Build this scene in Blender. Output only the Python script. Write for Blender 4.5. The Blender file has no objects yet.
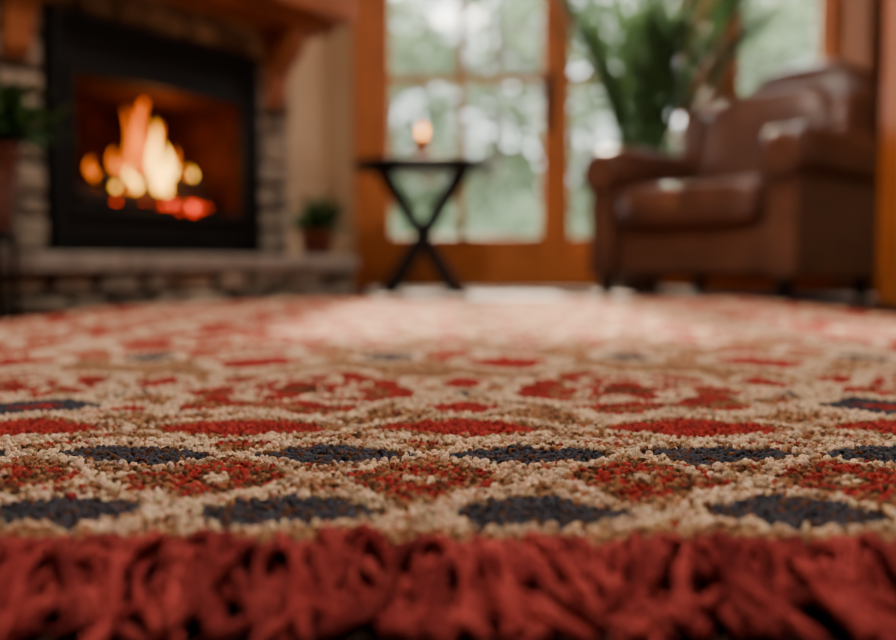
import bpy, bmesh, math, random
import numpy as np
from mathutils import Vector, Matrix
random.seed(7); rng=np.random.default_rng(7)
S=bpy.context.scene
def lin(c):
    return tuple(((v/255)/12.92 if v/255<=0.04045 else ((v/255+0.055)/1.055)**2.4) for v in c)+(1,)
# ---------------- materials ----------------
def mat(name,c1,c2=None,rough=.6,scale=8,bump=0,bscale=60,spec=.5,stretch=None,island=0,metal=0,sheen=0,coat=0,trans=0):
    m=bpy.data.materials.new(name); m.use_nodes=True; nt=m.node_tree; N=nt.nodes; L=nt.links
    b=N['Principled BSDF']; b.inputs['Roughness'].default_value=rough; b.inputs['Metallic'].default_value=metal
    b.inputs['Specular IOR Level'].default_value=spec
    if sheen: b.inputs['Sheen Weight'].default_value=sheen
    if coat: b.inputs['Coat Weight'].default_value=coat
    c2=c2 or c1
    tc=N.new('ShaderNodeTexCoord'); mp=N.new('ShaderNodeMapping'); L.new(tc.outputs['Object'],mp.inputs[0])
    if stretch: mp.inputs['Scale'].default_value=stretch
    nz=N.new('ShaderNodeTexNoise'); nz.inputs['Scale'].default_value=scale; nz.inputs['Detail'].default_value=5
    L.new(mp.outputs[0],nz.inputs['Vector'])
    r=N.new('ShaderNodeValToRGB'); r.color_ramp.elements[0].position=.3; r.color_ramp.elements[1].position=.7
    r.color_ramp.elements[0].color=lin(c1); r.color_ramp.elements[1].color=lin(c2)
    L.new(nz.outputs['Fac'],r.inputs[0]); out=r.outputs[0]
    if island:
        g=N.new('ShaderNodeNewGeometry'); h=N.new('ShaderNodeHueSaturation'); mr=N.new('ShaderNodeMapRange')
        mr.inputs['To Min'].default_value=1-island; mr.inputs['To Max'].default_value=1+island
        L.new(g.outputs['Random Per Island'],mr.inputs['Value']); L.new(mr.outputs[0],h.inputs['Value']); L.new(out,h.inputs['Color']); out=h.outputs[0]
    L.new(out,b.inputs['Base Color'])
    if trans:
        t=N.new('ShaderNodeBsdfTranslucent'); L.new(out,t.inputs[0]); mx=N.new('ShaderNodeMixShader'); mx.inputs[0].default_value=trans
        L.new(b.outputs[0],mx.inputs[1]); L.new(t.outputs[0],mx.inputs[2]); L.new(mx.outputs[0],N['Material Output'].inputs[0])
    if bump:
        n2=N.new('ShaderNodeTexNoise'); n2.inputs['Scale'].default_value=bscale; n2.inputs['Detail'].default_value=4
        L.new(mp.outputs[0],n2.inputs['Vector']); bp=N.new('ShaderNodeBump'); bp.inputs['Strength'].default_value=bump; bp.inputs['Distance'].default_value=.01
        L.new(n2.outputs['Fac'],bp.inputs['Height']); L.new(bp.outputs[0],b.inputs['Normal'])
    return m
M={}
M['wood']=mat('orange_wood',(190,110,54),(150,82,34),.5,6,.1,40,stretch=(6,6,.6),spec=.35)
M['woodh']=mat('orange_wood_h',(190,110,54),(146,80,34),.5,6,.1,40,stretch=(.6,6,6),spec=.35)
M['woodd']=mat('bookcase_wood',(120,72,42),(90,52,28),.8,6,.1,40,stretch=(6,6,.6),spec=.1)
M['mantel']=mat('mantel_wood',(146,86,52),(108,60,34),.5,5,.2,40,stretch=(.8,6,6),spec=.3)
M['wall']=mat('wall_plaster',(170,142,112),(160,132,102),.9,3,.1,80)
M['munt']=mat('muntin_paint',(180,140,98),(164,124,84),.6,6)
M['ceil']=mat('ceiling_paint',(210,195,175),(200,185,165),.9,3)
M['stone']=mat('field_stone',(150,138,122),(96,86,76),.9,14,.6,50,island=.4)
M['mortar']=mat('mortar',(80,70,60),(60,52,46),.95,20,.5,80)
M['slab']=mat('hearth_slab',(138,130,122),(106,100,94),.8,12,.4,60,island=.1,spec=.3)
M['black']=mat('black_iron',(7,7,8),(10,10,11),.6,10,.1,90,spec=.2)
M['tblack']=mat('black_table',(14,12,12),(22,18,17),.6,10,spec=.25)
M['brick']=mat('fire_brick',(72,36,26),(38,19,14),.95,12,.5,40,spec=.1)
M['log']=mat('charred_log',(30,18,14),(70,38,22),.9,20,.8,50)
M['leather']=mat('brown_leather',(106,69,54),(74,47,37),.32,6,.25,160,coat=.2)
M['leatherd']=mat('leather_welt',(60,36,29),(50,30,24),.45,6)
M['dark']=mat('dark_feet',(30,18,14),(22,14,12),.4,6)
M['terra']=mat('terracotta',(112,62,48),(92,50,40),.8,9,.2,60)
M['pot']=mat('brown_glaze_pot',(92,52,42),(66,38,32),.5,9)
M['planter']=mat('planter_ceramic',(120,100,84),(98,80,66),.6,6)
M['leaf']=mat('leaf_green',(62,98,46),(34,66,34),.6,9,island=.35,trans=.2,spec=.2)
M['palm']=mat('palm_green',(74,104,62),(42,70,42),.65,6,island=.4,trans=.3,spec=.2)
M['tree']=mat('tree_leaf',(132,146,116),(86,106,80),.9,2,island=.4,trans=.3,spec=.1)
M['bark']=mat('bark',(80,68,58),(56,47,40),.9,6,.4,30)
M['grass']=mat('grass',(130,144,112),(104,118,92),.9,2)
M['deck']=mat('deck',(130,122,112),(104,98,90),.8,4,stretch=(.5,8,1))
M['wax']=mat('candle_amber',(180,92,42),(150,68,28),.3,4)
def emis(name,stops,strength):
    m=bpy.data.materials.new(name); m.use_nodes=True; nt=m.node_tree; N=nt.nodes; L=nt.links
    N.remove(N['Principled BSDF']); e=N.new('ShaderNodeEmission'); e.inputs[1].default_value=strength
    tc=N.new('ShaderNodeTexCoord'); sp=N.new('ShaderNodeSeparateXYZ'); L.new(tc.outputs['Generated'],sp.inputs[0])
    r=N.new('ShaderNodeValToRGB'); r.color_ramp.elements[0].position=stops[0][0]; r.color_ramp.elements[0].color=stops[0][1]
    r.color_ramp.elements[1].position=stops[-1][0]; r.color_ramp.elements[1].color=stops[-1][1]
    for p,c in stops[1:-1]:
        k=r.color_ramp.elements.new(p); k.color=c
    L.new(sp.outputs[2],r.inputs[0]); L.new(r.outputs[0],e.inputs[0]); L.new(e.outputs[0],N['Material Output'].inputs[0]); return m
M['core']=emis('flame_core',[(0,(1,.42,.03,1)),(.45,(1,.54,.06,1)),(1,(1,.30,.01,1))],9)
M['flame']=emis('flame_outer',[(0,(1,.18,.006,1)),(.5,(1,.17,.005,1)),(1,(1,.12,.003,1))],2.6)
M['ember']=emis('ember_glow',[(0,(1,.03,.006,1)),(1,(1,.06,.01,1))],5)
M['cflame']=emis('candle_flame',[(0,(1,.36,.05,1)),(1,(1,.28,.03,1))],15)
def glass():
    m=bpy.data.materials.new('pane_glass'); m.use_nodes=True; nt=m.node_tree; N=nt.nodes; L=nt.links
    N.remove(N['Principled BSDF']); t=N.new('ShaderNodeBsdfTransparent'); g=N.new('ShaderNodeBsdfGlossy'); g.inputs['Roughness'].default_value=.02
    mx=N.new('ShaderNodeMixShader'); mx.inputs[0].default_value=.03; L.new(t.outputs[0],mx.inputs[1]); L.new(g.outputs[0],mx.inputs[2]); L.new(mx.outputs[0],N['Material Output'].inputs[0]); return m
M['glass']=glass()
def floor_mat():
    m=bpy.data.materials.new('dark_plank_floor'); m.use_nodes=True; nt=m.node_tree; N=nt.nodes; L=nt.links
    b=N['Principled BSDF']; b.inputs['Roughness'].default_value=.75; b.inputs['Specular IOR Level'].default_value=.04
    tc=N.new('ShaderNodeTexCoord'); br=N.new('ShaderNodeTexBrick'); mp=N.new('ShaderNodeMapping'); L.new(tc.outputs['Object'],mp.inputs[0])
    br.inputs['Scale'].default_value=1; br.inputs['Brick Width'].default_value=1.4; br.inputs['Row Height'].default_value=.12; br.inputs['Mortar Size'].default_value=.003
    br.inputs['Color1'].default_value=lin((48,34,29)); br.inputs['Color2'].default_value=lin((64,46,39)); br.inputs['Mortar'].default_value=lin((18,11,8))
    L.new(mp.outputs[0],br.inputs['Vector'])
    nz=N.new('ShaderNodeTexNoise'); nz.inputs['Scale'].default_value=4; m2=N.new('ShaderNodeMapping'); m2.inputs['Scale'].default_value=(1,12,1)
    L.new(tc.outputs['Object'],m2.inputs[0]); L.new(m2.outputs[0],nz.inputs['Vector'])
    mx=N.new('ShaderNodeMix'); mx.data_type='RGBA'; mx.blend_type='MULTIPLY'; mx.inputs[0].default_value=.6
    L.new(br.outputs[0],mx.inputs[6]); L.new(nz.outputs['Fac'],mx.inputs[7]); L.new(mx.outputs[2],b.inputs['Base Color']); return m
M['floor']=floor_mat()
def rug_mat(name,fs):
    m=bpy.data.materials.new(name); m.use_nodes=True; nt=m.node_tree; N=nt.nodes; L=nt.links
    b=N['Principled BSDF']; b.inputs['Roughness'].default_value=.9; b.inputs['Specular IOR Level'].default_value=.2
    a=N.new('ShaderNodeAttribute'); a.attribute_name='Col'
    tc=N.new('ShaderNodeTexCoord'); nz=N.new('ShaderNodeTexNoise'); nz.inputs['Scale'].default_value=fs; nz.inputs['Detail'].default_value=3
    L.new(tc.outputs['Object'],nz.inputs['Vector'])
    mr=N.new('ShaderNodeMapRange'); mr.inputs['From Min'].default_value=.3; mr.inputs['From Max'].default_value=.7; mr.inputs['To Min'].default_value=.6; mr.inputs['To Max'].default_value=1.3
    L.new(nz.outputs['Fac'],mr.inputs[0]); vm=N.new('ShaderNodeVectorMath'); vm.operation='SCALE'
    L.new(a.outputs['Color'],vm.inputs[0]); L.new(mr.outputs[0],vm.inputs['Scale']); L.new(vm.outputs[0],b.inputs['Base Color'])
    bp=N.new('ShaderNodeBump'); bp.inputs['Strength'].default_value=.8; bp.inputs['Distance'].default_value=.001
    L.new(nz.outputs['Fac'],bp.inputs['Height']); L.new(bp.outputs[0],b.inputs['Normal'])
    t=N.new('ShaderNodeBsdfTranslucent'); L.new(vm.outputs[0],t.inputs[0]); mx=N.new('ShaderNodeMixShader'); mx.inputs[0].default_value=.22
    L.new(b.outputs[0],mx.inputs[1]); L.new(t.outputs[0],mx.inputs[2]); L.new(mx.outputs[0],N['Material Output'].inputs[0])
    return m
M['rug']=rug_mat('rug_wool',900)
M['fringe']=mat('fringe_wool',(196,84,82),(134,44,48),.95,60,.9,420,spec=.08,island=.35)
# ---------------- helpers ----------------
def empty(name,loc=(0,0,0),rz=0):
    e=bpy.data.objects.new(name,None); e.location=loc; e.rotation_euler=(0,0,rz); e.empty_display_size=.1; S.collection.objects.link(e); return e
def add(name,me,m=None,parent=None,smooth=False,bevel=0,seg=3,sub=0):
    o=bpy.data.objects.new(name,me); S.collection.objects.link(o)
    if m: me.materials.append(m)
    if parent: o.parent=parent
    if smooth:
        me.polygons.foreach_set('use_smooth',[True]*len(me.polygons))
    if bevel:
        b=o.modifiers.new('b','BEVEL'); b.width=bevel; b.segments=seg; b.limit_method='ANGLE'
    if sub:
        s=o.modifiers.new('s','SUBSURF'); s.levels=sub; s.render_levels=sub
    return o
def bmbox(bm,x0,x1,y0,y1,z0,z1,M4=None):
    v=[bm.verts.new((x,y,z)) for z in(z0,z1) for y in(y0,y1) for x in(x0,x1)]
    if M4:
        for q in v: q.co=M4@q.co
    for f in((0,2,3,1),(4,5,7,6),(0,1,5,4),(2,6,7,3),(0,4,6,2),(1,3,7,5)): bm.faces.new([v[i] for i in f])
    return v
def boxes(name,lst,m,parent=None,bevel=0,seg=2):
    bm=bmesh.new()
    for b in lst: bmbox(bm,*b)
    me=bpy.data.meshes.new(name); bm.to_mesh(me); bm.free()
    return add(name,me,m,parent,bevel=bevel,seg=seg)
def superell(name,size,loc,m,parent=None,e=.35,rot=(0,0,0),nu=40,nv=24):
    a,b,c=size; vs=[];fs=[]
    sg=lambda w,p: math.copysign(abs(w)**p,w)
    for j in range(nv+1):
        ph=-math.pi/2+math.pi*j/nv
        for i in range(nu):
            th=2*math.pi*i/nu
            vs.append((a*sg(math.cos(ph),e)*sg(math.cos(th),e),b*sg(math.cos(ph),e)*sg(math.sin(th),e),c*sg(math.sin(ph),e*1.3)))
    for j in range(nv):
        for i in range(nu):
            fs.append((j*nu+i,j*nu+(i+1)%nu,(j+1)*nu+(i+1)%nu,(j+1)*nu+i))
    me=bpy.data.meshes.new(name); me.from_pydata(vs,[],fs); o=add(name,me,m,parent,smooth=True); o.location=loc; o.rotation_euler=rot
    return o
def lathe(name,prof,m,parent=None,loc=(0,0,0),n=28):
    vs=[];fs=[]
    for r,z in prof:
        for i in range(n): vs.append((r*math.cos(2*math.pi*i/n),r*math.sin(2*math.pi*i/n),z))
    for j in range(len(prof)-1):
        for i in range(n): fs.append((j*n+i,j*n+(i+1)%n,(j+1)*n+(i+1)%n,(j+1)*n+i))
    fs.append(tuple(range(n))[::-1]); fs.append(tuple((len(prof)-1)*n+i for i in range(n)))
    me=bpy.data.meshes.new(name); me.from_pydata(vs,[],fs); o=add(name,me,m,parent,smooth=True); o.location=loc; return o
def extrude_profile(name,pts,axis,a0,a1,m,parent=None,bevel=0,smooth=False):
    vs=[]
    for a in(a0,a1):
        for p in pts: vs.append((a,p[0],p[1]) if axis=='x' else (p[0],a,p[1]))
    n=len(pts); fs=[tuple(range(n)),tuple(range(2*n-1,n-1,-1))]
    for i in range(n): fs.append((i,i+n,(i+1)%n+n,(i+1)%n))
    me=bpy.data.meshes.new(name); me.from_pydata(vs,[],fs)
    bm=bmesh.new(); bm.from_mesh(me); bmesh.ops.recalc_face_normals(bm,faces=bm.faces); bm.to_mesh(me); bm.free()
    o=add(name,me,m,parent,smooth=smooth,bevel=bevel); return o
def tube_into(vs,fs,path,radii,n=6,cap=True):
    b=len(vs); P=[Vector(p) for p in path]
    for k,p in enumerate(P):
        t=(P[min(k+1,len(P)-1)]-P[max(k-1,0)]).normalized()
        a=t.cross(Vector((0,0,1)))
        if a.length<.05: a=t.cross(Vector((1,0,0)))
        a.normalize(); c=t.cross(a)
        for i in range(n):
            an=2*math.pi*i/n; q=p+(a*math.cos(an)+c*math.sin(an))*radii[k]; vs.append(tuple(q))
    for k in range(len(P)-1):
        for i in range(n): fs.append((b+k*n+i,b+k*n+(i+1)%n,b+(k+1)*n+(i+1)%n,b+(k+1)*n+i))
    if cap:
        fs.append(tuple(b+i for i in range(n))[::-1]); fs.append(tuple(b+(len(P)-1)*n+i for i in range(n)))
def meshobj(name,vs,fs,m,parent=None,smooth=False):
    me=bpy.data.meshes.new(name); me.from_pydata(vs,[],fs); return add(name,me,m,parent,smooth=smooth)
# ---------------- room ----------------
XL,XR,YF,YB,H=-2.6,3.0,-2.6,4.8,2.6
boxes('floor',[(XL-.12,XR+.12,YF-.12,YB+.12,-.1,0)],M['floor'])
boxes('ceiling',[(XL-.12,XR+.12,YF-.12,YB+.12,H,H+.1)],M['ceil'])
boxes('wall_left',[(XL-.12,XL,YF,YB,0,H)],M['wall'])
boxes('wall_right',[(XR,XR+.12,YF,YB,0,H)],M['wall'])
boxes('wall_front',[(XL-.12,XR+.12,YF-.12,YF,0,H)],M['wall'])
DX0,DX1,DC,DT=-.46,1.40,.585,2.12
WX0,WX1,WZ0,WZ1=1.54,2.07,.55,2.12
boxes('wall_back',[(XL-.12,DX0,YB,YB+.12,0,H),(DX1,WX0,YB,YB+.12,0,H),(WX1,XR+.12,YB,YB+.12,0,H),(DX0,DX1,YB,YB+.12,DT,H),
   (WX0,WX1,YB,YB+.12,0,WZ0),(WX0,WX1,YB,YB+.12,WZ1,H)],M['wall'])
boxes('trim_1',[(DX0-.05,DX0+.02,YB-.025,YB+.1,0,DT),(DX1-.02,DX1+.02,YB-.025,YB+.1,0,DT),(DX0-.05,DX1+.02,YB-.025,YB+.1,DT-.02,DT+.09)],M['wood'],bevel=.004)
boxes('trim_2',[(WX0-.02,WX0+.02,YB-.03,YB+.1,WZ0,WZ1),(WX1-.02,WX1+.027,YB-.03,YB+.1,WZ0,WZ1),(WX0-.02,WX1+.02,YB-.03,YB+.1,WZ1-.02,WZ1+.06),(WX0-.04,WX1+.02,YB-.06,YB+.1,WZ0-.05,WZ0)],M['wood'],bevel=.004)
def leaf_door(name,x0,x1,muntx,st):
    e=empty(name)
    y0,y1=YB+.01,YB+.055
    boxes('frame',[(x0,x0+st[0],y0,y1,.01,DT-.02),(x1-st[1],x1,y0,y1,.01,DT-.02)],M['wood'],e,bevel=.004)
    boxes('rails',[(x0+st[0],x1-st[1],y0,y1,.01,.30),(x0+st[0],x1-st[1],y0,y1,DT-.14,DT-.02)],M['woodh'],e,bevel=.004)
    mu=[(x-.027,x+.027,y0-.004,y1-.008,.30,DT-.14) for x in muntx]
    mu+=[(x0+st[0],x1-st[1],y0-.002,y1-.01,z-.026,z+.026) for z in(1.15,)]
    boxes('muntins',mu,M['munt'],e)
    boxes('glass',[(x0+st[0],x1-st[1],y0+.02,y0+.025,.30,DT-.14)],M['glass'],e)
    return e
d1=leaf_door('door_1',DX0+.02,DC,[.075],(.13,.075))
d2=leaf_door('door_2',DC+.002,DX1-.02,[],(.085,.10))
hv=[];hf=[]
boxes('handle_plate',[(DC-.060,DC-.015,YB-.005,YB+.012,.86,1.19)],M['black'],d1,bevel=.004)
tube_into(hv,hf,[(DC-.037,YB,1.08),(DC-.037,YB-.03,1.08),(DC-.05,YB-.035,1.08),(DC-.11,YB-.032,1.075)],[.012,.012,.012,.01],8)
meshobj('lever',hv,hf,M['black'],d1,True)
w=empty('window_1')
boxes('sash',[(WX0+.02,WX0+.055,YB+.02,YB+.06,WZ0,WZ1-.02),(WX1-.055,WX1-.02,YB+.02,YB+.06,WZ0,WZ1-.02),(WX0+.02,WX1-.02,YB+.02,YB+.06,WZ0,WZ0+.05),(WX0+.02,WX1-.02,YB+.02,YB+.06,WZ1-.07,WZ1-.02)],M['munt'],w,bevel=.003)
boxes('glass',[(WX0+.055,WX1-.055,YB+.035,YB+.04,WZ0+.05,WZ1-.07)],M['glass'],w)
boxes('baseboard_back',[(DX1+.02,XR,YB-.018,YB,0,.12)],M['woodh'],bevel=.003)
boxes('baseboard_right',[(XR-.018,XR,YF,YB-.4,0,.12)],M['wood'],bevel=.003)
boxes('timber_post',[(1.545,1.70,3.0,3.15,0,H)],M['wood'],bevel=.008)
c=empty('wooden_bookcase',(0,0,0))
boxes('carcass',[(2.10,2.14,4.42,4.78,0,2.3),(2.86,2.9,4.42,4.78,0,2.3),(2.14,2.86,4.755,4.78,0,2.3),(2.10,2.9,4.40,4.78,2.3,2.34),(2.12,2.88,4.44,4.76,0,.08)],M['woodd'],c,bevel=.004)
boxes('shelves',[(2.14,2.86,4.44,4.755,z,z+.03) for z in(.08,.5,.9,1.3,1.42,1.9)],M['woodd'],c,bevel=.003)
# ---------------- fireplace ----------------
O=Vector((-.64,3.64,0)); U=Vector((-.574,-.819,0)); Nn=Vector((.819,-.574,0))
ang=math.atan2(-.819,-.574)
fp=empty('fireplace',O,ang)
s0,s1=0.0,1.30; f0,f1,fz0,fz1=.209,1.07,.175,.94; o0,o1,oz0,oz1=.285,1.005,.315,.765
D=-.63
boxes('chimney_core',[(0.03,o0,D,-.03,0,H-.002),(o1,s1-.03,D,-.03,0,H-.002),(o0,o1,D,-.03,oz1,H-.002),(o0,o1,D,-.03,0,oz0),(o0,o1,D,-.42,oz0,oz1)],M['mortar'],fp)
t=.012
boxes('firebox_lining',[(o0,o0+t,-.42,-.01,oz0,oz1),(o1-t,o1,-.42,-.01,oz0,oz1),(o0+t,o1-t,-.42,-.408,oz0,oz1),(o0+t,o1-t,-.408,-.01,oz0,oz0+t),(o0+t,o1-t,-.408,-.01,oz1-t,oz1)],M['brick'],fp)
def stones(name,a0,a1,z0,z1,fn,holes=(),hmin=.07,hmax=.13,wmin=.09,wmax=.22,th=.05,mt='stone'):
    bm=bmesh.new(); r=random.Random(len(name)*7)
    zs=[z0]; targets=sorted(set([z1]+[h[2] for h in holes if h[2]>z0]+[h[3] for h in holes if h[3]<z1]))
    for tg in targets:
        n=max(1,round((tg-zs[-1])/((hmin+hmax)/2))); b=zs[-1]
        cuts=[b+(tg-b)*(i+ (r.uniform(-.2,.2) if i<n else 0))/n for i in range(1,n+1)]
        zs+=cuts
    for i in range(len(zs)-1):
        za,zb=zs[i],zs[i+1]; segs=[(a0,a1)]
        for h in holes:
            if za<h[3]-.005 and zb>h[2]+.005:
                ns=[]
                for (p,q) in segs:
                    if h[0]>p: ns.append((p,min(q,h[0])))
                    if h[1]<q: ns.append((max(p,h[1]),q))
                segs=ns
        for (p,q) in segs:
            x=p
            while x<q-.01:
                w=r.uniform(wmin,wmax)
                if q-(x+w)<wmin*.7: w=q-x
                g=.007; pr=th+r.uniform(-.012,.012)
                lo=[(x+g,za+g),(x+w-g,za+g),(x+w-g,zb-g),(x+g,zb-g)]
                jit=[(a+r.uniform(-.006,.006),b+r.uniform(-.006,.006)) for a,b in lo]
                back=[bm.verts.new(fn(a,b,-.02)) for a,b in lo]
                frt=[bm.verts.new(fn(a,b,pr*.6)) for a,b in jit]
                cx=sum(a for a,b in jit)/4; cz=sum(b for a,b in jit)/4
                top=[bm.verts.new(fn(cx+(a-cx)*.8,cz+(b-cz)*.75,pr+r.uniform(-.006,.006))) for a,b in jit]
                for A,B in((back,frt),(frt,top)):
                    for k in range(4): bm.faces.new((A[k],A[(k+1)%4],B[(k+1)%4],B[k]))
                bm.faces.new(top); bm.faces.new(back[::-1]); x+=w
    bmesh.ops.recalc_face_normals(bm,faces=bm.faces)
    me=bpy.data.meshes.new(name); bm.to_mesh(me); bm.free(); return add(name,me,M[mt],fp,smooth=False,bevel=.004,seg=2)
hole=(f0,f1,fz0,fz1)
stones('stone_face',s0,s1,.175,H-.01,lambda a,z,p:(a,p-.05,z),[hole])
stones('stone_side_r',0,.60,0.18,H-.01,lambda a,z,p:(.03-p*.6,-a-.02,z))
stones('stone_side_left',0,.60,0.18,H-.01,lambda a,z,p:(s1-.03+p*.6,-a-.02,z))
boxes('insert_frame',[(f0,f0+.03,-.03,.035,fz0,fz1),(f1-.03,f1,-.03,.035,fz0,fz1),(f0+.03,f1-.03,-.03,.035,fz1-.03,fz1),
  (f0+.03,o0,-.03,.012,fz0,fz1-.03),(o1,f1-.03,-.03,.012,fz0,fz1-.03),(o0,o1,-.03,.012,oz1,fz1-.03),(o0,o1,-.03,.012,fz0,oz0)],M['black'],fp,bevel=.004)
boxes('insert_door_trim',[(o0-.015,o0+.012,.0,.028,oz0-.015,oz1+.015),(o1-.012,o1+.015,.0,.028,oz0-.015,oz1+.015),(o0+.012,o1-.012,.0,.028,oz1-.012,oz1+.015),(o0+.012,o1-.012,.0,.028,oz0-.015,oz0+.012),
  (f0+.05,f1-.05,.012,.022,.85,.858),(f0+.05,f1-.05,.012,.022,.87,.878),(f0+.05,f1-.05,.012,.022,.225,.232)],M['black'],fp,bevel=.003)
stones('hearth_stones',-.02,1.55,0,.125,lambda a,z,p:(a,.27+p,z),hmin=.05,hmax=.07,wmin=.10,wmax=.2,th=.04)
boxes('hearth_core',[(0,1.53,0.0,.28,0,.12)],M['mortar'],fp)
boxes('hearth_slab',[(-.02,.5,0,.335,.12,.175),(.505,1.03,0,.335,.12,.175),(1.035,1.56,0,.335,.12,.175)],M['slab'],fp,bevel=.008)
boxes('mantel_shelf',[(-.10,1.40,0.0,.26,1.10,1.22)],M['mantel'],fp,bevel=.02,seg=4)
boxes('mantel_moulding',[(-.05,1.35,0.0,.20,1.06,1.10)],M['mantel'],fp,bevel=.012)
cor=[(0,.77),(.03,.77),(.045,.80),(.05,.84),(.06,.89),(.09,.93),(.13,.96),(.155,1.0),(.16,1.04),(.165,1.06),(0,1.06)]
for k,x in enumerate((.075,1.135)):
    extrude_profile('corbel_%d'%(k+1),cor,'x',x,x+.09,M['mantel'],fp,bevel=.006)
def logm(name,p0,p1,r):
    vs=[];fs=[];P0=Vector(p0);P1=Vector(p1);n=8
    path=[P0.lerp(P1,i/n)+Vector((0,random.uniform(-.006,.006),random.uniform(-.006,.006))) for i in range(n+1)]
    tube_into(vs,fs,path,[r*random.uniform(.88,1.1) for _ in path],10); return meshobj(name,vs,fs,M['log'],fp,True)
zb=oz0+t
logm('log_1',(.34,-.15,zb+.05),(.86,-.17,zb+.05),.04)
logm('log_2',(.36,-.27,zb+.05),(.86,-.25,zb+.06),.042)
logm('log_3',(.38,-.12,zb+.11),(.70,-.28,zb+.13),.034)
logm('log_4',(.80,-.13,zb+.11),(.52,-.28,zb+.14),.03)
boxes('grate',[(.33+i*.07,.342+i*.07,-.33,-.09,zb,zb+.015) for i in range(8)]+[(.32,.90,-.10,-.088,zb,zb+.03)],M['black'],fp)
vs=[];fs=[]
def flame(vs,fs,x,y,z,h,r,bend,ph):
    n=9;m=14;path=[];rad=[]
    for k in range(m+1):
        tt=k/m; path.append((x+bend*tt**1.5+.012*math.sin(ph+tt*7),y+.008*math.cos(ph*2+tt*6),z+h*tt))
        rad.append(max(.0008,r*(math.sin(math.pi*min(1,(tt*.75+.12)))**.8)*(1-tt)**.55))
    tube_into(vs,fs,path,rad,n)
R=random.Random(3)
for x,y,h,r in[(.57,-.22,.36,.028),(.52,-.20,.24,.03),(.62,-.22,.28,.022),(.45,-.22,.17,.024),(.39,-.2,.11,.018),(.67,-.2,.14,.022),(.77,-.2,.10,.018),(.54,-.26,.30,.024),(.48,-.25,.21,.022)]:
    flame(vs,fs,x,y,zb+.08,h*1.1,r,R.uniform(-.03,.04),R.uniform(0,6))
meshobj('flames_outer',vs,fs,M['flame'],fp,True)
vs=[];fs=[]
for x,y,h,r in[(.555,-.16,.24,.021),(.51,-.15,.16,.022),(.47,-.15,.10,.014),(.405,-.15,.09,.013),(.66,-.14,.07,.015),(.745,-.14,.05,.013),(.53,-.14,.09,.022)]:
    flame(vs,fs,x,y,zb+.085,h*1.1,r,R.uniform(-.02,.03),R.uniform(0,6))
meshobj('flames_core',vs,fs,M['core'],fp,True)
bm=bmesh.new()
for i in range(40):
    x=R.choice([R.gauss(.515,.012),R.gauss(.44,.014),R.gauss(.44,.014),R.uniform(.34,.8)])
    mm=Matrix.Translation((x,R.uniform(-.11,-.08),zb+.01+R.uniform(0,.035)))@Matrix.Scale(R.uniform(.5,1.2),4)
    bmesh.ops.create_icosphere(bm,subdivisions=1,radius=.008,matrix=mm)
me=bpy.data.meshes.new('embers'); bm.to_mesh(me); bm.free(); add('embers',me,M['ember'],fp)
dw=empty('wall_diagonal',O,ang)
boxes('panel',[(-.93,2.35,-.75,-.65,0,H)],M['wall'],dw)
# ---------------- side table ----------------
TX,TY=-.118,4.12
tb=empty('side_table',(TX,TY,0))
lathe('top',[(.0,.580),(.29,.580),(.32,.588),(.328,.602),(.32,.616),(.30,.62),(0.0,.62)],M['tblack'],tb,n=48)
def leg(name,xa,xb,y):
    bm=bmesh.new(); a=Vector((xa,y,0.0)); b=Vector((xb,y,.575)); w=.040
    v=[]
    for p in(a,b):
        for dx,dy in((-w,-.014),(w,-.014),(w,.014),(-w,.014)): v.append(bm.verts.new((p.x+dx,p.y+dy,p.z)))
    bm.faces.new(v[:4][::-1]); bm.faces.new(v[4:])
    for i in range(4): bm.faces.new((v[i],v[(i+1)%4],v[4+(i+1)%4],v[4+i]))
    me=bpy.data.meshes.new(name); bm.to_mesh(me); bm.free(); add(name,me,M['tblack'],tb,bevel=.004)
leg('leg_1',-.165,.185,-.12); leg('leg_2',.165,-.185,-.088); leg('leg_3',-.165,.185,.10); leg('leg_4',.165,-.185,.132)
boxes('rails',[(-.22,-.17,-.15,.15,.56,.588),(.17,.22,-.15,.15,.56,.588),(-.014,.014,-.12,.12,.275,.303)],M['tblack'],tb,bevel=.003)
cd=empty('candle_holder',(TX-.0,TY-.02,.620))
lathe('holder',[(.034,0),(.038,.004),(.042,.03),(.040,.08),(.042,.112),(.037,.112),(.036,.09),(.0,.088)],M['wax'],cd)
lathe('flame',[(.001,.10),(.010,.114),(.015,.132),(.012,.150),(.004,.168),(.0006,.176)],M['cflame'],cd,n=12)
lathe('wick',[(.0012,.088),(.0012,.112)],M['black'],cd,n=6)
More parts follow.
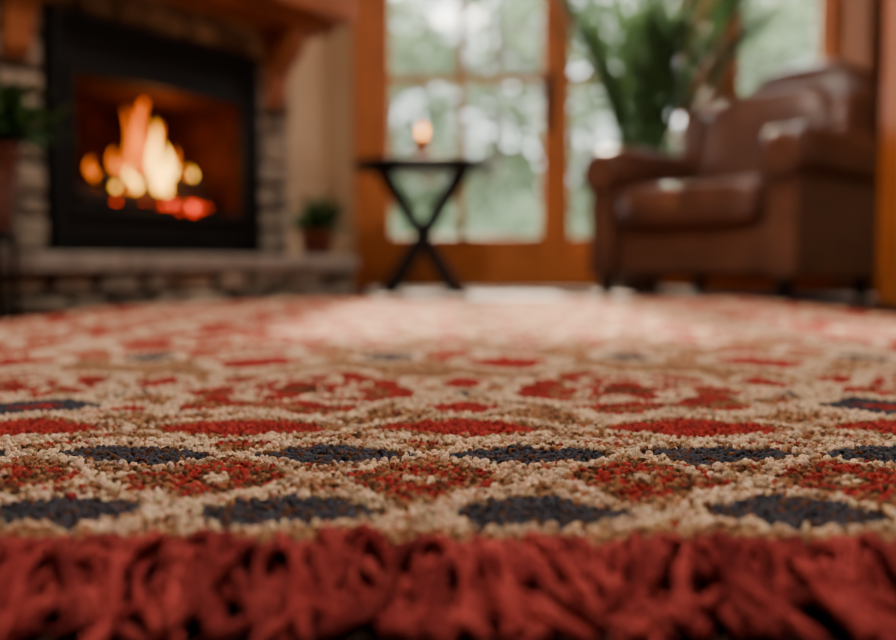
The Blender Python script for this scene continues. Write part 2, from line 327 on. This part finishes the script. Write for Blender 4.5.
# ---------------- armchair ----------------
ac=empty('leather_armchair',(.935,3.50,0),math.radians(-48)); ac.scale=(1.02,1.02,1.02)
LE=M['leather']
boxes('base',[(-.345,.345,.04,.80,.09,.30)],LE,ac,bevel=.03,seg=5)
superell('seat_cushion',(.335,.34,.095),(0,.31,.375),LE,ac,e=.28)
superell('seat_welt',(.338,.343,.012),(0,.31,.35),M['leatherd'],ac,e=.28)
def armprof(s):
    pts=[]; cx=.405*s; R0=.098
    pts+=[(cx+s*.06,.09),(cx+s*.062,.30),(cx+s*.066,.46)]
    for k in range(0,15):
        a=math.radians(-38+ (218+38)*k/14)
        pts.append((cx+s*(.006+R0*math.cos(a)),.53+R0*math.sin(a)))
    pts+=[(cx-s*.062,.45),(cx-s*.058,.30),(cx-s*.055,.09)]
    return pts
for k,s in((1,-1),(2,1)):
    extrude_profile('arm_%d'%k,armprof(s),'y',0.0,.80,LE,ac,bevel=.018)
    superell('arm_pad_%d'%k,(.106,.42,.06),(s*.41,.40,.585),LE,ac,e=.45)
    vs=[];fs=[]; tube_into(vs,fs,[(s*.411,-.014,.53),(s*.411,.02,.53)],[.075,.09],24); meshobj('scroll_%d'%k,vs,fs,LE,ac)
    vs=[];fs=[]; ring=[(s*.411+.086*math.cos(a*math.pi/16),-.004,.53+.086*math.sin(a*math.pi/16)) for a in range(33)]; tube_into(vs,fs,ring,[.006]*33,6,False); meshobj('scroll_welt_%d'%k,vs,fs,M['leatherd'],ac,True)
rr=math.radians(-12)
superell('back_frame',(.37,.12,.36),(0.02,.77,.58),LE,ac,e=.5,rot=(rr,0,0))
superell('back_roll',(.31,.14,.20),(.08,.86,.83),LE,ac,e=.7,rot=(rr,0,0))
superell('back_cushion',(.315,.11,.26),(0,.655,.64),LE,ac,e=.5,rot=(rr,0,0))
for k,s in((1,-1),(2,1)): superell('wing_%d'%k,(.07,.16,.19),(s*.345,.69,.66),LE,ac,e=.7,rot=(rr,0,0))
for k,(x,y) in enumerate([(-.40,.05),(.40,.05),(-.38,.74),(.38,.74)]):
    lathe('foot_%d'%(k+1),[(.022,0),(.026,.01),(.034,.06),(.04,.10)],M['dark'],ac,loc=(x,y,0),n=16)
# ---------------- plants ----------------
def blade(vs,fs,p,d,up,L,W,droop,seg=5):
    b=len(vs); d=Vector(d).normalized(); side=d.cross(Vector(up)); 
    if side.length<.01: side=Vector((1,0,0))
    side.normalize(); P=Vector(p)
    for k in range(seg+1):
        tt=k/seg; q=P+d*L*tt+Vector((0,0,-droop*L*tt*tt)); w=W*math.sin(math.pi*(.12+.88*tt))*.9+.0004
        vs.append(tuple(q-side*w)); vs.append(tuple(q+side*w))
    for k in range(seg): fs.append((b+2*k,b+2*k+1,b+2*k+3,b+2*k+2))
def bushy(name,loc,n,L,W,m,parent,spread=1.0,seed=1,rad=.03):
    r=random.Random(seed); vs=[];fs=[]
    for i in range(n):
        a=r.uniform(0,6.283); el=r.uniform(.15,1.45); 
        st=Vector((math.cos(a)*rad*r.random(),math.sin(a)*rad*r.random(),0))
        d=Vector((math.cos(a)*math.cos(el)*spread,math.sin(a)*math.cos(el)*spread,math.sin(el)))
        h=r.uniform(.25,1)*L; p=st+d*h*.6
        tube_into(vs,fs,[st,st+d*h*.3,p],[.0016]*3,4)
        for j in range(4):
            dd=(d+Vector((r.uniform(-.8,.8),r.uniform(-.8,.8),r.uniform(-.4,.6)))).normalized()
            blade(vs,fs,p.lerp(st,j*.15),dd,(0,0,1),h*.5,W*r.uniform(.7,1.2),r.uniform(.1,.6))
    o=meshobj(name,vs,fs,m,parent); o.location=loc; return o
pp=O+Nn*.20+U*.075
p1=empty('potted_houseplant',(pp.x,pp.y,.175))
lathe('pot',[(.050,0),(.054,.004),(.068,.08),(.074,.082),(.074,.10),(.066,.10),(.064,.09),(0,.09)],M['terra'],p1)
bushy('foliage',(0,0,.09),80,.19,.012,M['leaf'],p1,seed=4,rad=.05)
p2=empty('potted_fern',(-1.09,2.07,0))
vs=[];fs=[]
for k in range(4):
    a=math.pi/4+k*math.pi/2; tube_into(vs,fs,[(.062*math.cos(a),.062*math.sin(a),0),(.058*math.cos(a),.058*math.sin(a),.205)],[.007,.007],8)
for z in(.06,.195):
    ring=[(.06*math.cos(a*math.pi/10),.06*math.sin(a*math.pi/10),z) for a in range(21)]; tube_into(vs,fs,ring,[.005]*21,6)
meshobj('stand',vs,fs,M['black'],p2,True)
lathe('stand_top',[(0,.198),(.068,.198),(.07,.204),(.068,.21),(0,.21)],M['black'],p2)
lathe('pot',[(.046,.21),(.052,.214),(.066,.32),(.074,.40),(.08,.402),(.08,.43),(.072,.43),(.07,.415),(0,.415)],M['pot'],p2)
bushy('foliage',(0,0,.42),130,.22,.015,M['leaf'],p2,seed=9,rad=.05)
p3=empty('potted_palm',(.985,4.50,0))
lathe('planter',[(.10,0),(.11,.01),(.14,.25),(.15,.46),(.156,.465),(.156,.49),(.14,.49),(.135,.47),(0,.465)],M['planter'],p3)
vs=[];fs=[]; r=random.Random(12)
for i in range(32):
    a=r.uniform(0,6.283); el=math.radians(r.uniform(62,86)); Ls=r.uniform(.9,1.5); dr=r.uniform(.15,.5)
    if math.sin(a)>0.2: el=math.radians(r.uniform(80,88))
    d=Vector((math.cos(a)*math.cos(el),math.sin(a)*math.cos(el),math.sin(el))); st=Vector((math.cos(a)*.04,math.sin(a)*.04,.465))
    out=Vector((math.cos(a),math.sin(a),0)); path=[]
    for k in range(13):
        tt=k/12; path.append(st+d*Ls*tt+out*.12*tt**2.2*Ls*(1 if math.sin(a)<.2 else .1)-Vector((0,0,dr*.35*tt**3*Ls)))
    tube_into(vs,fs,path,[.007*(1-k/14) for k in range(13)],5)
    for k in range(4,13):
        for ss in(-1,1):
            for h in(0,.5):
                q=path[k-1].lerp(path[k],h) ; tdir=(path[k]-path[k-1]).normalized(); side=tdir.cross(Vector((0,0,1)))
                if side.length<.02: side=Vector((-math.sin(a),math.cos(a),0))
                side.normalize(); dd=tdir*1.2+side*ss*.5+Vector((r.uniform(-.15,.15),r.uniform(-.12,.12),0))
                L=.25*math.sin(math.pi*(k-3)/11)+.10
                if q.y+dd.normalized().y*L+4.50>4.73 or q.y+4.5>4.73: continue
                blade(vs,fs,q,dd,(0,0,1),L,.009,r.uniform(.1,.5),4)
meshobj('fronds',vs,fs,M['palm'],p3)
# ---------------- rug ----------------
RX0,RX1,RY0,RY1=-.98,1.10,.375,3.2
q0=O+Nn*.375
def yx(Y): s=(q0.y-Y)/.819; return q0.x-.574*s
def xy(X): s=(q0.x-X)/.574; return q0.y-.819*s
rug=empty('patterned_rug',(0,0,0))
poly=[(RX0,RY0),(RX1,RY0),(RX1,RY1),(yx(RY1),RY1),(RX0,xy(RX0))]
vs=[(x,y,.001) for x,y in poly]+[(x,y,.013) for x,y in poly]; n=5
fs=[tuple(range(n))[::-1],tuple(range(n,2*n))]+[(i,(i+1)%n,(i+1)%n+n,i+n) for i in range(n)]
M['back']=mat('rug_backing',(80,54,40),(60,42,32),.95,60,.5,200)
meshobj('backing',vs,fs,M['back'],rug)
def L3(c): return np.array(lin(c)[:3])
TAN=L3((174,124,88)); CRM=L3((240,208,176)); RED=L3((178,58,54)); NAV=L3((78,76,86)); BRN=L3((114,74,50)); PNK=L3((188,106,90)); ORG=L3((190,100,76)); LT=L3((206,164,126))
def vnoise(x,y,f,seed):
    X=x*f; Y=y*f; xi=np.floor(X).astype(int); yi=np.floor(Y).astype(int); fx=X-xi; fy=Y-yi; fx=fx*fx*(3-2*fx); fy=fy*fy*(3-2*fy)
    h=lambda a,b: (np.sin(a*127.1+b*311.7+seed*74.7)*43758.5453)%1.0
    return (h(xi,yi)*(1-fx)+h(xi+1,yi)*fx)*(1-fy)+(h(xi,yi+1)*(1-fx)+h(xi+1,yi+1)*fx)*fy-.5
def pattern(x,y):
    n=len(x); col=np.tile(TAN,(n,1))
    def setc(m,c): col[m]=c
    def wv(cx,per): return (x-cx+per/2)%per-per/2
    rnd=rng.random(n); rn2=rng.random(n)
    x0=x; wx=vnoise(x,y,45,1)*.016+vnoise(x,y,130,2)*.006; wy=vnoise(x,y,45,3)*.012+vnoise(x,y,130,4)*.005
    x=x+wx; y=y+wy
    wob=.003*np.sin(x*57+2*np.sin(y*31))
    setc(rnd<.26,LT); setc((rnd>.72),BRN); setc((rnd>.94),RED)
    PA=.126
    far=y>1.0
    setc(far&(rnd<.58),LT)
    side=np.clip((np.abs(x-.16)-.28)/.28,0,1); setc((y>1.15)&(rn2<.85*side),PNK); setc((y>1.15)&(rn2<.50*side),RED)  # pink side field; the extra red also paints shade beside the sunlit middle
    for cx,w,c in[(0.0,.020,RED),(-.10,.010,PNK),(.11,.010,PNK),(-.22,.02,PNK),(.24,.02,PNK),(-.40,.03,RED),(.42,.03,PNK),(-.56,.02,CRM),(.60,.02,CRM),(-.66,.03,RED),(.76,.03,RED),(-.76,.02,CRM),(-.88,.03,RED),(.9,.03,CRM),(1.02,.02,RED)]:
        mk=far&(np.abs(x-cx+wob)<w*(1+.4*np.sin(y*34+cx*20)))&(y>1.10); setc(mk&(rn2<.8),c)
    for (ox,oy) in((0,0),(.13,.20)):
        a=np.abs(wv(.13+ox,.26)); b=np.abs((y-1.42-oy+.2)%.40-.2); d=a/.050+b/.09
        setc(far&(y>1.2)&(d<1.4)&(d>1),CRM); setc(far&(y>1.2)&(d<1)&(rn2<.7),RED if ox==0 else PNK)
    # row F lozenges
    for cx,cy,rx,ry,per,c in[(-.24,1.10,.060,.075,.318,RED),(-.08,1.16,.036,.06,.318,NAV)]:
        d=np.abs(wv(cx,per)/rx)**1.4+np.abs((y-cy)/ry)**1.4; setc((d<1.6),CRM); setc(d<1,c)
    # row E medallions (asymmetric scrolls)
    for cx,sg in((.175,1),(.175-.318,-1)):
        dx=wv(cx,.636)*sg; dy=y-.855; th=np.arctan2(dy,dx); rr_=np.sqrt((dx/.116)**2+(dy/.140)**2)
        lob=1+.13*np.cos(7*th+.5)
        setc((rr_<lob*1.14)&(rr_>lob*.98),CRM); I=rr_<lob*.98; setc(I,RED)
        sp=np.sin(2*th+rr_*8+1.5*np.sin(3*th)); setc(I&(sp>.82),CRM); setc(I&(sp<-.88),TAN)
        pet=np.cos(5*th)*.10+.40; setc((rr_<pet+.09)&(rr_>=pet),CRM); setc((rr_<pet)&(rr_>.2),RED); setc(rr_<.18,BRN); setc(I&(rnd>.90),BRN)
    dx2=wv(.016,.318); rE=np.sqrt((wv(.175,.318)/.116)**2+((y-.855)/.140)**2)
    for cy2,rx,ry,c in[(.745,.042,.036,RED),(.91,.030,.05,RED),(.83,.014,.03,NAV)]:
        d=np.abs(dx2/rx)+np.abs((y-cy2)/ry); setc((d<1.4)&(rE>1.16),CRM); setc((d<1)&(rE>1.16),c)
    for cx in(-.36,.38):
        d=np.abs((x-cx)/.06)**1.3+np.abs((y-.755)/.050)**1.3; setc(d<1.5,CRM); setc(d<1,NAV); setc(d<.25,RED)
    # row D red ovals with cream cords
    dl=wv(.014,.172)
    setc(np.abs(np.abs(y-.655)-(.050*(1-np.clip(np.abs(dl)/.086,0,1))**.7+.001))<.0048,CRM)
    d=np.abs(dl/.062)**1.4+np.abs((y-.655)/.033)**1.4; setc((d<1),RED)
    # diamond lattice rows A,B,C
    lat=y<.607
    u=np.abs(wv(.048,PA)+wob*1.0)/.063; vy=(y-.431+.066)%.132-.066+wob*.8; v=np.abs(vy)/.066; q=u+v+wob*7
    rowC=y>.50
    dA=np.abs(u/np.where(rowC,.84,.76))**1.5+np.abs(v/np.where(rowC,.42,.44))**1.5
    uB=np.clip(1-u,0,2); vB=np.clip(1-v,0,2); dB=(uB/.78)**1.5+(vB/.58)**1.5
    ins=lat&(dB<1)&(q>1.08)
    sB=np.sin(uB*13+1.2*np.sin(vB*9))*np.sin(vB*11+.8)
    setc(ins,RED); setc(ins&(sB>.05),BRN); setc(ins&(sB>.05)&(rn2<.35),TAN); setc(ins&(dB<.08),CRM); setc(ins&(rnd<.14),TAN)
    nv=lat&(dA<1)&(q<.90); setc(nv,NAV); setc(nv&(rn2<.14),BRN)
    rim=lat&(dA>1)&(dA<1.5)&(q<.90); setc(rim&(rn2<.55),CRM)
    setc(lat&(np.abs(q-1)<.088),CRM)
    setc(np.abs(y-.607+.004*np.sin(x*60))<.0045,CRM)
    setc((y<.407),TAN); setc((y<.407)&(rnd<.45),LT); setc((y<.407)&(y>.401),CRM)
    return col
def tufts(name,x0,x1,y0,y1,sp,z0,rad,hgt,sides,rings,excl=None,var=(.68,1.2)):
    nx=int((x1-x0)/sp); ny=int((y1-y0)/sp); gx,gy=np.meshgrid(np.arange(nx),np.arange(ny))
    gx=gx.ravel().astype(float)+.5*(gy.ravel()%2); gy=gy.ravel().astype(float)
    x=x0+(gx+.5+rng.uniform(-.35,.35,gx.size))*sp; y=y0+(gy+.5+rng.uniform(-.35,.35,gx.size))*sp
    k=((x-O.x)*Nn.x+(y-O.y)*Nn.y>.38)&(x<RX1-.003)&(x>RX0+.003)
    if excl: k&=~((x>excl[0])&(x<excl[1])&(y>excl[2])&(y<excl[3]))
    x=x[k]; y=y[k]; n=x.size
    col=pattern(x+rng.normal(0,.0010,n),y+rng.normal(0,.0010,n))
    iscrm=(np.abs(col-CRM).sum(1)<1e-6); isnav=(np.abs(col-NAV).sum(1)<1e-6)
    col=col*rng.uniform(var[0],var[1],(n,1))*(1+rng.uniform(-.07,.07,(n,3)))
    tv=[]; 
    for (r,z) in rings:
        for i in range(sides): a=2*math.pi*i/sides; tv.append((r*math.cos(a),r*math.sin(a),z))
    tv.append((0,0,1.0)); tv=np.array(tv); nv=len(tv)
    big=np.where(iscrm,1.10,1.0)
    rx=rad*rng.uniform(.8,1.6,n)*big; ry=rad*rng.uniform(.7,1.1,n)*big; hz=hgt*rng.uniform(.6,1.3,n)*np.where(iscrm,1.22,1.0)*np.where(isnav,.9,1.0); an=rng.uniform(0,6.28,n)
    lx=rng.normal(0,.18,n); ly=rng.normal(-.05,.18,n)
    und=.0010*np.sin(x*37+np.sin(y*23)*2)*np.sin(y*41)
    px=tv[None,:,0]*rx[:,None]; py=tv[None,:,1]*ry[:,None]; pz=tv[None,:,2]*hz[:,None]
    ca,sa=np.cos(an)[:,None],np.sin(an)[:,None]
    X=px*ca-py*sa+lx[:,None]*pz+x[:,None]; Y=px*sa+py*ca+ly[:,None]*pz+y[:,None]; Z=pz+z0+und[:,None]
    jit=rad*.14; V=np.stack([X+rng.normal(0,jit,X.shape),Y+rng.normal(0,jit,X.shape),Z+rng.normal(0,jit,X.shape)],-1).reshape(-1,3)
    loops=[];tot=[]
    for j in range(len(rings)-1):
        for i in range(sides): loops+= [j*sides+i,j*sides+(i+1)%sides,(j+1)*sides+(i+1)%sides,(j+1)*sides+i]; tot.append(4)
    j=len(rings)-1
    for i in range(sides): loops+=[j*sides+i,j*sides+(i+1)%sides,nv-1]; tot.append(3)
    loops=np.array(loops);tot=np.array(tot)
    AL=(loops[None]+np.arange(n)[:,None]*nv).ravel().astype(np.int32); AT=np.tile(tot,n); ST=np.concatenate([[0],np.cumsum(AT)[:-1]]).astype(np.int32)
    me=bpy.data.meshes.new(name); me.vertices.add(n*nv); me.vertices.foreach_set('co',V.astype(np.float32).ravel())
    me.loops.add(AL.size); me.loops.foreach_set('vertex_index',AL); me.polygons.add(AT.size); me.polygons.foreach_set('loop_start',ST)
    me.update(calc_edges=True)
    me.polygons.foreach_set('use_smooth',np.ones(AT.size,bool))
    at=me.color_attributes.new('Col','FLOAT_COLOR','POINT')
    shade=np.repeat(col,nv,0); C=np.concatenate([np.clip(shade,0,1),np.ones((n*nv,1))],1).astype(np.float32); at.data.foreach_set('color',C.ravel())
    me.materials.append(M['rug']); o=bpy.data.objects.new(name,me); o.parent=rug; S.collection.objects.link(o)
NX0,NX1,NY1=-.75,.75,1.12
tufts('pile_near',NX0,NX1,RY0,NY1,.0034,.0132,.0019,.0042,6,[(.95,-.2),(1.08,.35),(.78,.85)],None,(.55,1.25))
tufts('pile_far',RX0,RX1,RY0,RY1-.004,.0064,.0125,.0046,.0050,5,[(1.0,-.05),(.9,.6)],(NX0+.003,NX1,RY0-.01,NY1-.002),(.85,1.1))
# fringe
vs=[];fs=[]; r=random.Random(21)
def strand(x,lay):
    ln=r.uniform(.045,.088); sx=r.gauss(0,.30); lift=r.uniform(.0,.006)+lay*.003; rd=r.uniform(.0018,.0038)
    x+=r.uniform(-.003,.003); m=15; path=[];rad=[]; ph=r.uniform(0,6.28); y0=RY0+.002; z0=.012+lay*.0015
    for k in range(m+1):
        tt=k/m; yy=y0-ln*tt*(.95); xx=x+sx*ln*tt**1.3+.0028*math.sin(ph+tt*7)
        zz=z0+lift*math.sin(math.pi*min(1,tt*1.6))-(z0-.004-lay*.003)*max(0,(tt-.18)/.82)**.8+.0016*math.sin(ph*1.7+tt*9)
        zz=max(zz,rd+.0006); path.append((xx,yy,zz)); rad.append(rd*(1+.2*math.sin(ph+k*2.1)+r.uniform(-.25,.25))*(.75 if k==0 else (.6 if k==m else 1)))
    tube_into(vs,fs,path,rad,8)
    return path,rd
fz=[]
x=RX0+.004
while x<RX1-.004:
    for lay in(0,1,2):
        if lay==2 and r.random()<.4: continue
        p,rd=strand(x,lay)
        if abs(x)<.6: fz.append((p,rd))
    x+=r.uniform(.0044,.0076)
for i in range(420):
    x=r.uniform(RX0+.01,RX1-.01); a=r.uniform(0,6.28); h=r.uniform(.003,.009)*(1.6 if r.random()<.14 else 1); rd=r.uniform(.0020,.004)
    path=[(x+rd*2.2*math.cos(a+k*.9)*(.3+k*.1),RY0-.006+rd*1.6*math.sin(a+k*.9)*(.3+k*.1)-k*.001,.012+h*math.sin(math.pi*k/7)) for k in range(8)]
    tube_into(vs,fs,path,[rd*(.6+.5*math.sin(math.pi*k/7)) for k in range(8)],7)
meshobj('fringe',vs,fs,M['fringe'],rug,True)
vs=[];fs=[]
for p,rd in fz:
    for j in range(8):
        k=r.randrange(1,len(p)-2); b=Vector(p[k])+Vector((r.gauss(0,rd*.7),0,r.uniform(0,rd))); d=Vector((r.gauss(0,1),r.gauss(-.6,.8),r.uniform(0,1.0))).normalized()*r.uniform(.003,.008)
        tube_into(vs,fs,[b,b+d*.5+Vector((0,0,.001)),b+d],[.0003,.00025,.0001],3,False)
meshobj('fringe_fuzz',vs,fs,M['fringe'],rug)
# ---------------- outdoors ----------------
boxes('ground',[(-30,30,YB+1.9,60,-.35,-.25)],M['grass'])
boxes('deck',[(-4,5,YB+.13,YB+1.9,-.2,-.06)],M['deck'])
def leafquads(vs,fs,c,n,sd,r,s0,s1):
    for j in range(n):
        q=c+Vector((r.gauss(0,sd),r.gauss(0,sd),r.gauss(0,sd*.6))); u=Vector((r.gauss(0,1),r.gauss(0,1),r.gauss(0,1))).normalized(); v=u.orthogonal().normalized(); s=r.uniform(s0,s1)
        b=len(vs); vs+= [tuple(q-u*s),tuple(q-v*s*.5),tuple(q+u*s),tuple(q+v*s*.5)]; fs.append((b,b+1,b+2,b+3))
def tree_mesh(name,seed,h,conifer):
    r=random.Random(seed); vs=[];fs=[]
    tube_into(vs,fs,[(0,0,0),(.03,0,h*.3),(-.02,.03,h*.6),(0,0,h*.97)],[.13,.10,.07,.015],8)
    for i in range(46):
        tt=r.uniform(.12,1); z=h*tt; a=r.uniform(0,6.283); L=(1.5*(1-tt)+.45) if conifer else (.5+1.3*math.sin(math.pi*min(1,tt*.85+.1)))
        L*=r.uniform(.6,1.1); d=Vector((math.cos(a),math.sin(a),-.15 if conifer else .35))
        tube_into(vs,fs,[(0,0,z),Vector((0,0,z))+d*L],[.03,.008],4)
    nb=len(fs)
    for i in range(105):
        tt=r.uniform(.06,1); z=h*tt; a=r.uniform(0,6.283); L=(1.5*(1-tt)+.7) if conifer else (.5+1.3*math.sin(math.pi*min(1,tt*.85+.1)))
        L*=r.random()**.6; c=Vector((math.cos(a)*L,math.sin(a)*L,z+(-.15 if conifer else .35)*L))
        leafquads(vs,fs,c,36,.19,r,.05,.10)
    me=bpy.data.meshes.new(name); me.from_pydata(vs,[],fs); me.materials.append(M['tree']); me.materials.append(M['bark'])
    mi=np.zeros(len(fs),np.int32); mi[:nb]=1; me.polygons.foreach_set('material_index',mi); return me
def bush_mesh(name,seed):
    r=random.Random(seed); vs=[];fs=[]
    for i in range(14):
        a=r.uniform(0,6.283); d=Vector((math.cos(a),math.sin(a),r.uniform(.8,2))).normalized(); tube_into(vs,fs,[(0,0,0),d*.9],[.03,.008],4)
    nb=len(fs)
    for i in range(120):
        a=r.uniform(0,6.283); R1=1.2*r.random()**.5; z=r.uniform(0,1)*1.6*(1-(R1/1.5)**2)
        leafquads(vs,fs,Vector((math.cos(a)*R1,math.sin(a)*R1,z+.1)),34,.17,r,.04,.08)
    me=bpy.data.meshes.new(name); me.from_pydata(vs,[],fs); me.materials.append(M['tree']); me.materials.append(M['bark'])
    mi=np.zeros(len(fs),np.int32); mi[:nb]=1; me.polygons.foreach_set('material_index',mi); return me
grove=empty('tree_grove',(0,0,-.26))
tm=[tree_mesh('pine_mesh',1,5.4,True),tree_mesh('birch_mesh',2,5.2,False),tree_mesh('pine_mesh_b',3,4.9,True)]
r=random.Random(5)
pos=[(-2.2,17,0),(-.4,19,1),(.9,16.5,2),(2.9,18,0),(4.3,19.5,1),(5.6,17,2),(7.0,18.5,0),(8.2,20,1),(-3.8,20,1),(1.9,23,0),(5.6,24,1),(-1.6,25,0),(9,25,0)]
for i,(x,y,k) in enumerate(pos):
    o=bpy.data.objects.new('tree_%d'%(i+1),tm[k]); S.collection.objects.link(o); o.parent=grove; o.location=(x,y,0); o.rotation_euler=(0,0,r.uniform(0,6)); s=r.uniform(1.15,1.35)*(1+max(0,y-20)*.05); o.scale=(s,s,s)
bmx=[bush_mesh('bush_mesh_a',31),bush_mesh('bush_mesh_b',32)]
for i in range(26):
    o=bpy.data.objects.new('bush_%d'%(i+1),bmx[i%2]); S.collection.objects.link(o); o.parent=grove; o.location=(-5+i%13*1.35+r.uniform(-.3,.3),13.5+(i//13)*6+r.uniform(-.6,.6),0); o.rotation_euler=(0,0,r.uniform(0,6)); s=r.uniform(.8,1.15)*(1 if i<13 else 1.6); o.scale=(s,s,s)
# ---------------- lights ----------------
W=bpy.data.worlds.new('World'); S.world=W; W.use_nodes=True; bg=W.node_tree.nodes['Background']; bg.inputs[0].default_value=(.93,.97,1,1); bg.inputs[1].default_value=10
def light(name,typ,loc,energy,color,rot=(0,0,0),**k):
    l=bpy.data.lights.new(name,typ); l.energy=energy; l.color=color
    for a,b in k.items(): setattr(l,a,b)
    o=bpy.data.objects.new(name,l); o.location=loc; o.rotation_euler=rot; S.collection.objects.link(o); return o
dv=Vector((0.0,-.90,-.52)); sun=light('sun','SUN',(3,12,6),42,(1,.78,.58),angle=math.radians(3)); sun.rotation_euler=dv.to_track_quat('-Z','Y').to_euler()
light('overhead_fill','AREA',(0.1,1.0,2.55),78,(1,.86,.72),shape='SQUARE',size=.5)  # added fill that brightens the near rug and fringe; no real fixture here
light('overhead_fill_rear','AREA',(0.5,3.1,2.55),28,(1,.88,.76),shape='SQUARE',size=.9)  # added fill to lift the backlit door wood; no lamp hangs there
fl=light('fire_light','POINT',O+U*.55-Nn*.12+Vector((0,0,.60)),3,(1,.32,.10),shadow_soft_size=.03)
light('candle_light','POINT',(TX,TY-.02,.618+.2),.5,(1,.5,.2),shadow_soft_size=.01)
# ---------------- camera ----------------
cam=bpy.data.cameras.new('camera'); co=bpy.data.objects.new('camera',cam); S.collection.objects.link(co); S.camera=co
co.location=(0,0,.14); co.rotation_euler=(math.radians(90-3.61),0,0); cam.lens=35; cam.sensor_width=36; cam.clip_start=.01; cam.clip_end=200
cam.dof.use_dof=True; cam.dof.focus_distance=.57; cam.dof.aperture_fstop=2.6
